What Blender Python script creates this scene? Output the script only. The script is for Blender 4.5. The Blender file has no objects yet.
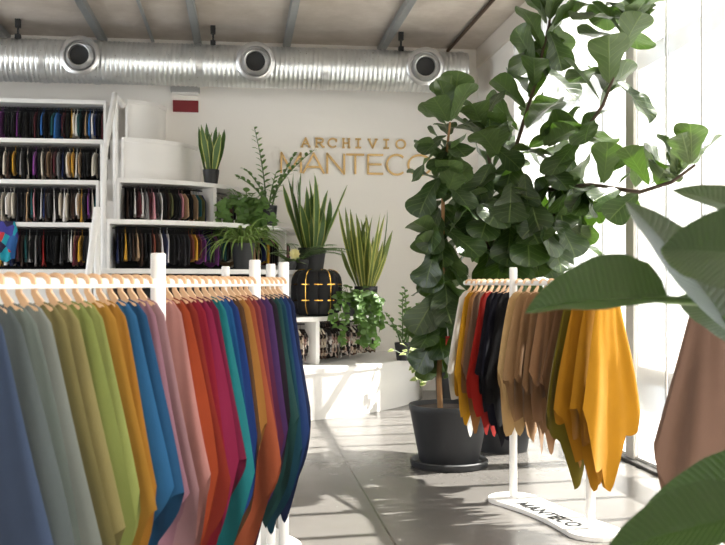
import bpy, math, random
from mathutils import Vector, Matrix, Quaternion
PI = math.pi
scene = bpy.context.scene
COL = scene.collection
R = random.Random(11)

# ------------------------------------------------------------------ camera
EYE = 1.45; FPX = 950.0; YAW = math.atan(122/950.0); HORIZ = 283.0
CS, SN = math.cos(YAW), math.sin(YAW)
def C2R(X, Z, z=0.0):            # distance right / ahead of the viewpoint -> room
    return Vector((X*CS+Z*SN, -X*SN+Z*CS, z))
def P(px, py, Z):
    return C2R((px-362.5)/FPX*Z, Z, EYE+(HORIZ-py)/FPX*Z)
def D2R(X, Z): return Vector((X*CS+Z*SN, -X*SN+Z*CS, 0)).normalized()

cam = bpy.data.cameras.new('camera'); camo = bpy.data.objects.new('camera', cam); COL.objects.link(camo)
camo.location = (0, 0, EYE); camo.rotation_euler = (PI/2, 0, -YAW)
cam.sensor_width = 36; cam.lens = 36*FPX/725; cam.shift_y = 10.5/725
cam.clip_start = .05; cam.clip_end = 200
cam.dof.use_dof = True; cam.dof.focus_distance = 7.0; cam.dof.aperture_fstop = 5.6
scene.camera = camo

# ------------------------------------------------------------------ materials
def lin(c):
    return tuple(((x/255)/12.92 if x/255 <= .04045 else ((x/255+.055)/1.055)**2.4) for x in c)+(1.0,)
class NT:
    def __init__(s, name):
        s.m = bpy.data.materials.new(name); s.m.use_nodes = True
        s.t = s.m.node_tree; s.t.nodes.clear()
        s.out = s.n('ShaderNodeOutputMaterial')
    def n(s, typ, **kw):
        nd = s.t.nodes.new(typ)
        for k, v in kw.items():
            if k.startswith('i_'):
                key = k[2:].replace('_', ' ')
                nd.inputs[int(key) if key.isdigit() else key].default_value = v
            else: setattr(nd, k, v)
        return nd
    def l(s, a, b): s.t.links.new(a, b)
    def math(s, op, a, b=None, c=None):
        nd = s.n('ShaderNodeMath', operation=op)
        for i, x in enumerate((a, b, c)):
            if x is None: continue
            if isinstance(x, (int, float)): nd.inputs[i].default_value = x
            else: s.l(x, nd.inputs[i])
        return nd.outputs[0]
    def mix(s, f, a, b):
        nd = s.n('ShaderNodeMix', data_type='RGBA')
        for sock, x in ((nd.inputs[0], f), (nd.inputs[6], a), (nd.inputs[7], b)):
            if isinstance(x, (int, float, tuple)): sock.default_value = x
            else: s.l(x, sock)
        return nd.outputs[2]
    def noise(s, scale, detail=3, rough=.5, vec=None, dim='Object'):
        tc = s.n('ShaderNodeTexCoord'); nd = s.n('ShaderNodeTexNoise')
        nd.inputs['Scale'].default_value = scale; nd.inputs['Detail'].default_value = detail; nd.inputs['Roughness'].default_value = rough
        s.l(vec if vec is not None else tc.outputs[dim], nd.inputs['Vector']); return nd.outputs[0]
    def ramp(s, f, stops):
        nd = s.n('ShaderNodeValToRGB'); cr = nd.color_ramp
        while len(cr.elements) < len(stops): cr.elements.new(.5)
        for e, (p, c) in zip(cr.elements, stops): e.position = p; e.color = c
        s.l(f, nd.inputs[0]); return nd.outputs[0]
    def bump(s, h, strength=.3, dist=.01):
        nd = s.n('ShaderNodeBump'); nd.inputs['Strength'].default_value = strength; nd.inputs['Distance'].default_value = dist
        s.l(h, nd.inputs['Height']); return nd.outputs[0]
    def bsdf(s, color, rough=.5, metal=0, normal=None, sheen=0, spec=.5):
        b = s.n('ShaderNodeBsdfPrincipled')
        for key, x in (('Base Color', color), ('Roughness', rough), ('Metallic', metal)):
            if isinstance(x, (int, float, tuple)): b.inputs[key].default_value = x
            else: s.l(x, b.inputs[key])
        b.inputs['Sheen Weight'].default_value = sheen
        b.inputs['Specular IOR Level'].default_value = spec
        if normal is not None: s.l(normal, b.inputs['Normal'])
        return b.outputs[0]
    def done(s, sh): s.l(sh, s.out.inputs[0]); return s.m

def scale_c(c, k): return tuple(min(1, x*k) for x in c[:3])+(1,)
def simple(name, rgb, rough=.5, metal=0, var=.06, nscale=6, bump=0, bscale=80, spec=.5):
    t = NT(name); c = lin(rgb)
    col = t.mix(t.noise(nscale, 4), scale_c(c, 1-var), scale_c(c, 1+var))
    nm = t.bump(t.noise(bscale, 3), bump, .004) if bump else None
    return t.done(t.bsdf(col, rough, metal, nm, spec=spec))

_fab = {}
def fabric(rgb):
    if rgb in _fab: return _fab[rgb]
    t = NT('wool_fabric'); c = lin(rgb)
    col = t.mix(t.noise(9, 3), scale_c(c, .9), scale_c(c, 1.1))
    col = t.mix(t.noise(420, 2), col, t.mix(.5, col, scale_c(c, 1.35)))
    _fab[rgb] = t.done(t.bsdf(col, .92, 0, t.bump(t.noise(600, 2), .35, .002), sheen=.12, spec=.15))
    return _fab[rgb]
def printed(name, cols, scale=30):
    t = NT(name); tc = t.n('ShaderNodeTexCoord')
    v = t.n('ShaderNodeTexVoronoi'); v.inputs['Scale'].default_value = scale; t.l(tc.outputs['Object'], v.inputs['Vector'])
    sep = t.n('ShaderNodeSeparateColor'); t.l(v.outputs['Color'], sep.inputs[0])
    r = t.ramp(sep.outputs[0], [(i/len(cols), lin(c)) for i, c in enumerate(cols)])
    t.t.nodes[-1].color_ramp.interpolation = 'CONSTANT'
    return t.done(t.bsdf(r, .9))

def leafmat(name, top, under, vein, nveins=7, slant=.9, rough=.38, trans=.25, tcol=None, stripe=None, veinw=.10, veinmix=.55):
    t = NT(name)
    uv = t.n('ShaderNodeUVMap'); sp = t.n('ShaderNodeSeparateXYZ'); t.l(uv.outputs[0], sp.inputs[0])
    a = t.math('ABSOLUTE', t.math('SUBTRACT', t.math('MULTIPLY', sp.outputs[0], 2.0), 1.0)); v = sp.outputs[1]
    ph = t.math('SUBTRACT', t.math('MULTIPLY', v, float(nveins)), t.math('MULTIPLY', a, slant*nveins*.28))
    fr = t.math('ABSOLUTE', t.math('SUBTRACT', t.math('FRACT', ph), .5))
    lat = t.math('SUBTRACT', 1.0, t.math('MINIMUM', t.math('DIVIDE', fr, veinw), 1.0))
    mid = t.math('SUBTRACT', 1.0, t.math('MINIMUM', t.math('DIVIDE', a, .07), 1.0))
    vn = t.math('MAXIMUM', t.math('MULTIPLY', lat, .6), mid)
    n = t.noise(5, 3)
    c0 = t.mix(n, scale_c(lin(top), .7), scale_c(lin(top), 1.3))
    if stripe:                                             # pale margins / cross bands
        mg = t.math('GREATER_THAN', a, stripe[1]); c0 = t.mix(mg, c0, lin(stripe[0]))
    c1 = t.mix(t.math('MULTIPLY', vn, veinmix), c0, lin(vein))
    geo = t.n('ShaderNodeNewGeometry')
    col = t.mix(geo.outputs['Backfacing'], c1, t.mix(t.math('MULTIPLY', vn, .5), lin(under), lin(vein)))
    nm = t.bump(t.math('SUBTRACT', 1.0, vn), .35, .006)
    b = t.bsdf(col, rough, 0, nm)
    tr = t.n('ShaderNodeBsdfTranslucent'); tr.inputs[0].default_value = lin(tcol or (120, 165, 50))
    mx = t.n('ShaderNodeMixShader'); mx.inputs[0].default_value = trans
    t.l(b, mx.inputs[1]); t.l(tr.outputs[0], mx.inputs[2])
    return t.done(mx.outputs[0])

M = {}
M['white'] = simple('white_lacquer', (238, 236, 233), .35, var=.015)
M['white_metal'] = simple('white_powder_coat', (240, 238, 235), .4, var=.01)
M['wall'] = simple('wall_paint', (243, 239, 233), .75, var=.02, nscale=1.5, bump=.05, bscale=60)
M['trim'] = simple('beige_beam_paint', (222, 214, 204), .6, var=.03)
M['post'] = simple('grey_beige_metal', (226, 221, 213), .5, var=.03)
M['dark_panel'] = simple('black_shelf_lining', (16, 15, 16), .8)
M['rod'] = simple('dark_steel', (60, 60, 62), .35, .8)
M['pot'] = simple('charcoal_planter', (44, 45, 48), .55, var=.12, bump=.06, bscale=40)
M['pot_black'] = simple('black_ceramic', (24, 24, 26), .4)
M['soil'] = simple('soil', (58, 42, 32), .95, var=.4, nscale=60, bump=.8, bscale=90)
M['trunk'] = simple('fig_bark', (150, 112, 74), .8, var=.2, nscale=25, bump=.4, bscale=60)
M['branch'] = simple('dark_bark', (74, 58, 44), .8, var=.25, nscale=25, bump=.4, bscale=60)
M['stem'] = simple('green_stem', (78, 104, 52), .5, var=.15)
M['hanger'] = simple('beech_plywood', (214, 176, 140), .5, var=.08, nscale=30)
M['gold'] = simple('gold_lettering', (206, 172, 116), .38, .55, var=.05)
M['brass'] = simple('polished_brass', (222, 172, 84), .2, 1.0, var=.03)
M['velvet'] = simple('black_velvet', (20, 19, 22), .85, var=.2)
M['black_ink'] = simple('black_ink', (22, 21, 22), .6)
M['red_sign'] = simple('dark_red_enamel', (124, 26, 34), .5, var=.04)
M['grey_box'] = simple('grey_plastic', (176, 176, 174), .5)
M['rubber_and_hole_black'] = simple('rubber_and_hole_black', (22, 22, 23), .6)
M['rib'] = simple('galvanised_rib', (168, 172, 174), .42, .7, var=.12, nscale=14)
M['red_tag'] = simple('red_card', (190, 40, 40), .7)
M['chrome'] = simple('brushed_aluminium', (205, 205, 205), .28, .9, var=.05)
M['hem'] = simple('white_hem_tape', (240, 238, 234), .9, var=.01)
M['track'] = simple('dark_track', (70, 68, 66), .5)

# polished concrete floor with saw-cut joints
t = NT('polished_concrete'); tc = t.n('ShaderNodeTexCoord'); sp = t.n('ShaderNodeSeparateXYZ'); t.l(tc.outputs['Object'], sp.inputs[0])
n1 = t.noise(.9, 5, .6); n2 = t.noise(7, 5, .65)
c = t.mix(n1, lin((92, 89, 86)), lin((132, 128, 124))); c = t.mix(t.math('MULTIPLY', n2, .45), c, lin((102, 98, 94)))
jx = t.math('LESS_THAN', t.math('ABSOLUTE', t.math('SUBTRACT', sp.outputs[0], .85)), .007)
jy = t.math('LESS_THAN', t.math('ABSOLUTE', t.math('SUBTRACT', sp.outputs[1], 3.2)), .006)
jt = t.math('MAXIMUM', jx, jy)
c = t.mix(jt, c, lin((58, 54, 50)))
rg = t.math('ADD', t.math('MULTIPLY', n2, .16), .16)
M['floor'] = t.done(t.bsdf(c, rg, 0, t.bump(t.math('SUBTRACT', n2, jt), .04, .01), spec=.55))
# board-marked concrete ceiling
t = NT('raw_concrete_ceiling')
n1 = t.noise(1.3, 6, .65); n2 = t.noise(9, 5, .7)
c = t.ramp(n1, [(.3, lin((182, 171, 160))), (.5, lin((205, 195, 185))), (.72, lin((226, 219, 211)))])
c = t.mix(t.math('MULTIPLY', n2, .4), c, lin((172, 161, 150)))
M['ceil'] = t.done(t.bsdf(c, .85, 0, t.bump(n2, .2, .01)))
# spiral duct steel
t = NT('galvanised_duct'); n1 = t.noise(5, 4); n2 = t.noise(40, 2)
c = t.mix(n1, lin((206, 209, 210)), lin((238, 240, 240)))
M['duct'] = t.done(t.bsdf(c, t.math('ADD', t.math('MULTIPLY', n2, .18), .22), .85, t.bump(n1, .15, .02)))
# woven translucent blind
t = NT('white_blind_cloth'); tr = t.n('ShaderNodeBsdfTranslucent'); tr.inputs[0].default_value = (.24, .235, .228, 1)
mx = t.n('ShaderNodeMixShader'); mx.inputs[0].default_value = .4
mx2 = t.n('ShaderNodeMixShader'); mx2.inputs[0].default_value = .34; tp = t.n('ShaderNodeBsdfTransparent')
t.l(t.bsdf(t.mix(t.noise(300, 2), (.80, .79, .77, 1), (.86, .85, .83, 1)), .9), mx.inputs[1]); t.l(tr.outputs[0], mx.inputs[2])
t.l(mx.outputs[0], mx2.inputs[1]); t.l(tp.outputs[0], mx2.inputs[2]); M['blind'] = t.done(mx2.outputs[0])
# window glass
t = NT('clear_glass'); tp = t.n('ShaderNodeBsdfTransparent'); tp.inputs[0].default_value = (.96, .97, .97, 1); gl = t.n('ShaderNodeBsdfGlossy'); gl.inputs['Roughness'].default_value = .02
mx = t.n('ShaderNodeMixShader'); mx.inputs[0].default_value = .05
t.l(tp.outputs[0], mx.inputs[1]); t.l(gl.outputs[0], mx.inputs[2]); M['glass'] = t.done(mx.outputs[0])

M['fig'] = leafmat('fiddle_leaf', (38, 56, 28), (74, 92, 54), (118, 138, 76), 7, rough=.36, trans=.10, tcol=(110, 160, 40))
M['snake'] = leafmat('sword_leaf', (74, 104, 52), (74, 104, 52), (96, 124, 66), 14, trans=.12, stripe=((176, 180, 96), .72), veinmix=.25)
M['yucca'] = leafmat('variegated_sword_leaf', (96, 112, 50), (110, 124, 60), (150, 156, 80), 16, trans=.15, stripe=((196, 192, 104), .6), veinmix=.3)
M['small'] = leafmat('small_green_leaf', (84, 114, 58), (112, 136, 84), (120, 150, 80), 4, trans=.25)
M['light'] = leafmat('light_green_leaf', (138, 164, 88), (150, 170, 108), (190, 200, 130), 4, trans=.3)
M['vari'] = leafmat('cream_green_leaf', (118, 140, 72), (140, 155, 96), (214, 208, 160), 3, trans=.25, stripe=((214, 208, 160), .6))
M['banana'] = leafmat('broad_paddle_leaf', (34, 41, 34), (44, 53, 42), (72, 82, 66), 26, slant=.35, rough=.36, trans=.06, tcol=(110, 165, 40), veinw=.28, veinmix=.28)
M['petal'] = simple('cream_petal', (232, 226, 170), .7)

# ------------------------------------------------------------------ mesh builder
class MB:
    def __init__(s): s.v = []; s.f = []; s.uv = []; s.mi = []; s.m = 0
    def add(s, verts, faces, uvs=None):
        b = len(s.v); s.v += [tuple(x) for x in verts]
        s.uv += uvs if uvs else [(0, 0)]*len(verts)
        s.f += [tuple(b+i for i in f) for f in faces]; s.mi += [s.m]*len(faces)
    def box(s, x0, x1, y0, y1, z0, z1):
        s.add([(x, y, z) for z in (z0, z1) for y in (y0, y1) for x in (x0, x1)],
              [(0, 2, 3, 1), (4, 5, 7, 6), (0, 1, 5, 4), (2, 6, 7, 3), (0, 4, 6, 2), (1, 3, 7, 5)])
    def obox(s, c, ax, ay, az):     # half-axis vectors
        c = Vector(c); V = [c+ax*i+ay*j+az*k for k in (-1, 1) for j in (-1, 1) for i in (-1, 1)]
        s.add(V, [(0, 2, 3, 1), (4, 5, 7, 6), (0, 1, 5, 4), (2, 6, 7, 3), (0, 4, 6, 2), (1, 3, 7, 5)])
    def prism(s, poly, z0, z1):     # polygon in xy
        n = len(poly)
        s.add([(x, y, z0) for x, y in poly]+[(x, y, z1) for x, y in poly],
              [tuple(range(n-1, -1, -1)), tuple(range(n, 2*n))]+[(i, (i+1) % n, n+(i+1) % n, n+i) for i in range(n)])
    def prism_frame(s, poly, o, ex, ey, ez, t):   # polygon in plane (ex,ey) at o, thickness t along ez
        n = len(poly); o = Vector(o)
        A = [o+ex*a+ey*b for a, b in poly]
        s.add(A+[p+ez*t for p in A], [tuple(range(n-1, -1, -1)), tuple(range(n, 2*n))]+[(i, (i+1) % n, n+(i+1) % n, n+i) for i in range(n)])
    def tube(s, pts, r, seg=10, cap=True):
        pts = [Vector(p) for p in pts]; n = len(pts); rs = r if isinstance(r, (list, tuple)) else [r]*n
        ring = []; prev = None; V = []
        for i, p in enumerate(pts):
            d = (pts[min(i+1, n-1)]-pts[max(i-1, 0)]).normalized()
            if prev is None:
                a = d.cross(Vector((0, 0, 1)));
                if a.length < 1e-3: a = d.cross(Vector((1, 0, 0)))
                a.normalize()
            else:
                a = (prev-d*prev.dot(d)).normalized()
            prev = a; b = d.cross(a)
            for k in range(seg):
                an = 2*PI*k/seg; V.append(p+(a*math.cos(an)+b*math.sin(an))*rs[i])
        F = [(i*seg+k, i*seg+(k+1) % seg, (i+1)*seg+(k+1) % seg, (i+1)*seg+k) for i in range(n-1) for k in range(seg)]
        if cap: F += [tuple(range(seg-1, -1, -1)), tuple((n-1)*seg+k for k in range(seg))]
        s.add(V, F)
    def lathe(s, prof, c, seg=32, axis=None, closed=False):    # prof: (radius, height)
        c = Vector(c); ez = (axis or Vector((0, 0, 1))).normalized()
        ex = ez.orthogonal().normalized(); ey = ez.cross(ex); V = []; n = len(prof)
        for r, h in prof:
            for k in range(seg):
                an = 2*PI*k/seg; V.append(c+ez*h+(ex*math.cos(an)+ey*math.sin(an))*r)
        F = [(i*seg+k, i*seg+(k+1) % seg, (i+1)*seg+(k+1) % seg, (i+1)*seg+k) for i in range(n-1) for k in range(seg)]
        if closed: F += [((n-1)*seg+k, (n-1)*seg+(k+1) % seg, (k+1) % seg, k) for k in range(seg)]
        s.add(V, F)
    def leaf(s, p, d, n, L, W, prof, droop=.6, fold=.25, wave=.0, nl=8, nw=2, twist=0., ph=0., side=0.):
        p = Vector(p); d = Vector(d).normalized(); n = Vector(n); n = (n-d*n.dot(d)).normalized(); V = []; UV = []
        for i in range(nl+1):
            t_ = 1-(1-i/nl)**1.35; sd = d.cross(n); dt = (1-(1-(i+1)/nl)**1.35 if i < nl else 1)-t_; hw = max(W*prof(t_), 1e-4)
            for j in range(-nw, nw+1):
                a = j/nw; f = abs(a)*hw
                V.append(p+sd*(a*hw*math.cos(fold))+n*(f*math.sin(fold)+wave*hw*abs(a)*math.sin(t_*13+ph+(2 if j > 0 else 0))))
                UV.append((a*.5+.5, t_))
            p = p+d*(L*dt)
            q = Quaternion(sd, -droop/nl)
            d = q @ d; n = q @ n
            if side: q = Quaternion(n, side/nl); d = q @ d
            if twist: q = Quaternion(d, twist/nl); n = q @ n
        w = 2*nw+1
        s.add(V, [(i*w+j, i*w+j+1, (i+1)*w+j+1, (i+1)*w+j) for i in range(nl) for j in range(w-1)], UV)
    def build(s, name, mats, parent=None, smooth=False, loc=None, bevel=0):
        mats = mats if isinstance(mats, (list, tuple)) else [mats]
        V = [Vector(v) for v in s.v]
        if parent is not None:
            o0 = Vector((0, 0, 0)); q = parent
            while q is not None: o0 += q.location; q = q.parent
        elif loc is not None: o0 = Vector(loc)
        else:
            xs = [v.x for v in V]; ys = [v.y for v in V]
            o0 = Vector(((min(xs)+max(xs))/2, (min(ys)+max(ys))/2, min(v.z for v in V)))
        me = bpy.data.meshes.new(name); me.from_pydata([v-o0 for v in V], [], s.f); me.update()
        if any(u != (0, 0) for u in s.uv):
            ul = me.uv_layers.new(name='UVMap')
            buf = [0.0]*(2*len(me.loops)); vi = [0]*len(me.loops); me.loops.foreach_get('vertex_index', vi)
            for k, i in enumerate(vi): buf[2*k], buf[2*k+1] = s.uv[i]
            ul.data.foreach_set('uv', buf)
        for m in mats: me.materials.append(m)
        if len(mats) > 1: me.polygons.foreach_set('material_index', s.mi)
        if smooth:
            me.polygons.foreach_set('use_smooth', [True]*len(me.polygons))
            try: me.set_sharp_from_angle(angle=math.radians(50))
            except Exception: pass
        o = bpy.data.objects.new(name, me); COL.objects.link(o)
        if parent is not None: o.parent = parent
        else: o.location = o0
        if bevel:
            b = o.modifiers.new('bevel', 'BEVEL'); b.width = bevel; b.segments = 2; b.limit_method = 'ANGLE'
        return o
def lerp_prof(pts):
    def f(t_):
        for (a, b), (c, d) in zip(pts, pts[1:]):
            if t_ <= c: return b+(d-b)*(t_-a)/(c-a)
        return pts[-1][1]
    return f
FIDDLE = lerp_prof([(0, .03), (.05, .2), (.16, .42), (.3, .5), (.42, .56), (.58, .82), (.7, .97), (.8, 1), (.88, .93), (.94, .74), (.98, .45), (1, .15)])
BLADE = lerp_prof([(0, .55), (.3, .9), (.6, 1), (.85, .6), (1, .02)])
STRAP = lerp_prof([(0, .5), (.2, 1), (.6, .8), (1, .03)])
HEART = lerp_prof([(0, .3), (.08, .85), (.25, 1), (.5, .85), (.8, .4), (1, .03)])
OVAL = lerp_prof([(0, .1), (.2, .7), (.5, 1), (.8, .65), (1, .05)])
PADDLE = lerp_prof([(0, .04), (.05, .4), (.14, .78), (.3, 1), (.5, .98), (.7, .78), (.85, .48), (.95, .2), (1, .01)])

def tag(o, label, cat, group=None, kind=None):
    if label: o['label'] = label
    if cat: o['category'] = cat
    if group: o['group'] = group
    if kind: o['kind'] = kind
    return o
def thing(name, label, cat, loc, group=None):
    o = bpy.data.objects.new(name, None); COL.objects.link(o); o.location = loc; o.empty_display_size = .1
    return tag(o, label, cat, group)
def struct(o): o['kind'] = 'structure'; return o
def rv(a, b): return R.uniform(a, b)
# ================================================================== the room
XR, YB, ZC = 3.2, 12.6, 4.62
XL, YF = -6.4, -3.0
b = MB(); b.box(XL, XR+.3, YF, YB+.2, -.2, 0); struct(b.build('floor', M['floor'], loc=(0, 0, 0)))
b = MB(); b.box(XL, XR+.3, YF, YB+.2, ZC, ZC+.2); struct(b.build('ceiling', M['ceil'], loc=(0, 0, ZC)))
b = MB(); b.box(XL, XR+.3, YB, YB+.2, 0, ZC); struct(b.build('wall_back', M['wall'], loc=(0, YB, 0)))
b = MB(); b.box(XL-.2, XL, YF, 4.5, 0, ZC); b.box(XL-.2, XL, 11, YB+.2, 0, ZC); b.box(XL-.2, XL, 4.5, 11, 0, .9); b.box(XL-.2, XL, 4.5, 11, 4.4, ZC); struct(b.build('wall_left', M['wall'], loc=(XL, 0, 0)))  # gap left for the added, unseen window
b = MB(); b.box(XR, XR+.2, 10.84, YB, 0, ZC); struct(b.build('wall_right', M['wall'], loc=(XR, 11, 0)))
# right side: beam under the ceiling, posts, glazed bays
b = MB(); b.box(XR-.03, XR+.2, YF, YB, 4.36, ZC); struct(b.build('trim_1', M['trim'], bevel=.01))
BAYS = [(7.50, 10.84), (4.00, 7.34), (.5, 3.84), (-3.0, .34)]
for i, (y0, y1) in enumerate(BAYS):
    b = MB(); b.box(XR-.05, XR+.14, y1-.0 if i else y1, y1+.16 if i else y1+.02, 0, 4.36)
    if i: struct(b.build('column_%d' % i, M['post'], bevel=.008))
    w = MB(); w.box(XR+.08, XR+.1, y0, y1, .05, 4.36)
    wo = struct(w.build('window_%d' % (i+1), M['glass']))
    f = MB()
    f.box(XR+.05, XR+.13, y0, y1, 0, .06); f.box(XR+.05, XR+.13, y0, y1, 4.29, 4.36)
    f.box(XR+.055, XR+.125, y0, y1, 3.36, 3.42)
    n = 6
    for k in range(n+1):
        yy = y0+(y1-y0)*k/n; f.box(XR+.055, XR+.125, yy-.022, yy+.022, .0, 4.36)
    f.box(XR+.05, XR+.13, y0, y1, .64, .88)
    f.build('window_frame', M['white'], wo)
b = MB(); b.box(XR-.10, XR+.02, 4.0, 10.84, 0, .025); struct(b.build('trim_2', M['track'], bevel=.004))
b = MB(); b.box(XR-.03, XR+.05, 4.0, 10.84, 4.30, 4.35); struct(b.build('trim_3', M['white'], bevel=.004))
b = MB(); b.box(XL, XR+.3, YF-.2, YF, 0, ZC); struct(b.build('wall_front', M['wall']))
# white cloth blind panels hanging inside the first two bays
k = 0
ORD = 'first second third fourth fifth sixth seventh'.split()
for bi, (y0, y1) in enumerate(BAYS[:2]):
    n = 6; w = (y1-y0)/n
    for j in range(n):
        yc = y1-(j+.5)*w
        t0 = thing('blind_panel', 'white translucent blind panel, %s from the %s' % (ORD[j], 'back corner of the glazed wall' if bi == 0 else 'grey column towards the camera'),
                   'blind', (XR-.02, yc, .04), 'white blind panels along the glazed wall')
        m = MB(); m.box(XR-.022, XR-.019, yc-w/2+.006, yc+w/2-.006, .05, 4.30); m.build('cloth', M['blind'], t0)
        m = MB(); m.box(XR-.0235, XR-.0175, yc-w/2+.004, yc-w/2+.030, .05, 4.30); m.build('hem', M['hem'], t0)
        m = MB(); m.box(XR-.028, XR-.012, yc-w/2+.006, yc+w/2-.006, .03, .05); m.build('bottom_rail', M['white'], t0)

w = MB(); w.box(XL-.12, XL-.10, 4.5, 11, .9, 4.4); wo = struct(w.build('window_5', M['glass'])); f = MB()  # unseen window added to brighten the shelves and back wall from the left
for q in range(7): f.box(XL-.14, XL-.06, 4.5+6.5*q/6-.03, 4.5+6.5*q/6+.03, .9, 4.4)
f.box(XL-.14, XL-.06, 4.5, 11, .9, .96); f.box(XL-.14, XL-.06, 4.5, 11, 4.34, 4.4); f.build('window_frame', M['white'], wo)
# ceiling ribs and conduit
for x in (-2.95, -1.75, -.55, .6, 1.86):
    m = MB(); m.box(x-.045, x+.045, YF, YB, ZC-.10, ZC-.005); struct(m.build('beam', M['rib'], bevel=.01))
m = MB(); m.tube([(-1.13, YF, ZC-.03), (-1.13, YB, ZC-.03)], .022); tag(m.build('conduit_pipe', M['rib'], smooth=True), 'thin grey conduit pipe fixed along the concrete ceiling', 'pipe')
m = MB(); m.tube([(2.78, YF, ZC-.03), (2.78, YB, ZC-.03)], .022); tag(m.build('conduit_pipe', M['branch'], smooth=True), 'thin dark conduit pipe on the ceiling beside the glazed wall', 'pipe')

# ================================================================== spiral duct
DY, DZ, DR = 11.95, 4.15, .255
duct = thing('ventilation_duct', 'large silver spiral air duct running under the ceiling along the back wall', 'duct', (0, DY, DZ-DR))
m = MB(); seg = 40; V = []; x = -6.2; xs = []; pitch = .058
while x < 2.86:
    for dx, dr in ((0, 0), (.012, .0), (.018, .007), (.026, .007), (.032, 0)): xs.append((x+dx, DR+dr))
    x += pitch
xs = [q for q in xs if q[0] < 2.86]+[(2.86, DR)]
for xx, rr in xs:
    for k in range(seg):
        an = 2*PI*k/seg; V.append((xx+.012*math.sin(an), DY-rr*math.cos(an), DZ+rr*math.sin(an)))
F = [(i*seg+k, (i+1)*seg+k, (i+1)*seg+(k+1) % seg, i*seg+(k+1) % seg) for i in range(len(xs)-1) for k in range(seg)]
n = len(xs)-1
m.add(V, F+[tuple(n*seg+k for k in range(seg)), tuple(range(seg-1, -1, -1))]); m.build('duct_body', M['duct'], duct, smooth=True)
for xx in (-2.35, -1.74, -.5, 1.05, 2.78):
    m = MB(); m.lathe([(DR+.004, -.035), (DR+.013, -.03), (DR+.013, .03), (DR+.004, .035)], (xx, DY, DZ), 40, Vector((1, 0, 0))); m.build('joint_collar', M['duct'], duct, smooth=True)
for px in (81, 256, 425):
    c = P(px, 68, 1); d = Vector((c.x, c.y, 0)); s_ = (DY-DR+.02)/d.y; xx = d.x*s_
    aim = Vector((-.08, -1, -.10 if px != 81 else .0)).normalized()
    o = Vector((xx, DY-DR+.05, DZ+.01))
    m = MB(); m.lathe([(.17, -.02), (.17, .06), (.235, .075), (.24, .09), (.232, .10), (.19, .105), (.178, .09), (.178, .06), (.150, .05)], o, 40, aim); noz = m.build('nozzle', M['chrome'], duct, smooth=True)
    m = MB(); m.lathe([(.172, .06), (.165, .10), (.14, .135), (.130, .148), (.122, .146), (.118, .12), (.116, .085)], o, 40, aim); m.build('eyeball', M['chrome'], noz, smooth=True)
    m = MB(); m.lathe([(.0, .088), (.10, .088), (.1165, .094)], o, 32, aim); m.build('opening_shade', M['rubber_and_hole_black'], noz, smooth=True)  # black disc put in for the shade inside the nozzle hole
for px in (18, 213, 401):
    c = P(px, 35, 1); s_ = (DY-.1)/c.y; xx = c.x*s_
    m = MB(); m.tube([(xx, DY-.1, DZ+DR-.02), (xx, DY-.1, ZC)], .014, 8); m.box(xx-.03, xx+.03, DY-.14, DY-.06, DZ+DR-.03, DZ+DR+.03); m.box(xx-.03, xx+.03, DY-.13, DY-.07, ZC-.10, ZC)
    m.build('hanging_clamp', M['rubber_and_hole_black'], duct)

# ================================================================== gold lettering on the wall
def seg_poly(p, q, t_):
    p = Vector(p); q = Vector(q); d = (q-p).normalized(); n = Vector((-d.y, d.x))*t_/2
    e = d*t_*.0
    return [tuple(p-n-e), tuple(q-n+e), tuple(q+n+e), tuple(p+n-e)]
def arc(cx, cy, rx, ry, a0, a1, n=20): return [(cx+rx*math.cos(math.radians(a0+(a1-a0)*i/n)), cy+ry*math.sin(math.radians(a0+(a1-a0)*i/n))) for i in range(n+1)]
SANS = {'M': [[(0, 0), (.02, 1), (.5, .12), (.98, 1), (1, 0)]], 'A': [[(0, 0), (.5, 1), (1, 0)], [(.2, .32), (.8, .32)]], 'N': [[(0, 0), (0, 1), (1, 0), (1, 1)]],
        'T': [[(0, .97), (1, .97)], [(.5, .97), (.5, 0)]], 'E': [[(1, .97), (.05, .97), (.05, .03), (1, .03)], [(.05, .5), (.9, .5)]],
        'C': [arc(.55, .5, .52, .5, 48, 312)], 'O': [arc(.5, .5, .5, .5, 0, 360, 32)]}
SLAB = {'A': [[(.08, 0), (.5, 1), (.92, 0)], [(.25, .35), (.75, .35)], [(-.05, 0), (.25, 0)], [(.75, 0), (1.05, 0)]],
        'R': [[(.15, 0), (.15, 1)], [(0, 0), (.35, 0)], [(0, 1), (.6, 1)], arc(.6, .75, .28, .25, 90, -90, 10), [(.6, .5), (.15, .5)], [(.5, .5), (.85, 0), (1.05, 0)]],
        'C': [arc(.52, .5, .5, .5, 45, 315), [(.9, .62), (.9, 1)]],
        'H': [[(.15, 0), (.15, 1)], [(.85, 0), (.85, 1)], [(.15, .5), (.85, .5)], [(0, 0), (.32, 0)], [(0, 1), (.32, 1)], [(.68, 0), (1, 0)], [(.68, 1), (1, 1)]],
        'I': [[(.5, 0), (.5, 1)], [(.15, 0), (.85, 0)], [(.15, 1), (.85, 1)]],
        'V': [[(.08, 1), (.5, 0), (.92, 1)], [(-.05, 1), (.27, 1)], [(.73, 1), (1.05, 1)]], 'O': [arc(.5, .5, .5, .5, 0, 360, 28)]}
def letters(m, font, word, spans, o, ex, ey, ez, hgt, th, depth):
    for ch, (x0, x1) in zip(word, spans):
        for st in font[ch]:
            pts = [(x0+(x1-x0)*a, hgt*c_) for a, c_ in st]
            for p, q in zip(pts, pts[1:]):
                m.prism_frame(seg_poly(p, q, th), o, ex, ey, ez, depth)
            for p in pts[1:-1]:
                m.prism_frame([(p[0]+th/2*math.cos(a*PI/4), p[1]+th/2*math.sin(a*PI/4)) for a in range(8)], o, ex, ey, ez, depth*.98)
def wx(px): c = P(px, 283, 1); return c.x*YB/c.y
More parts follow.
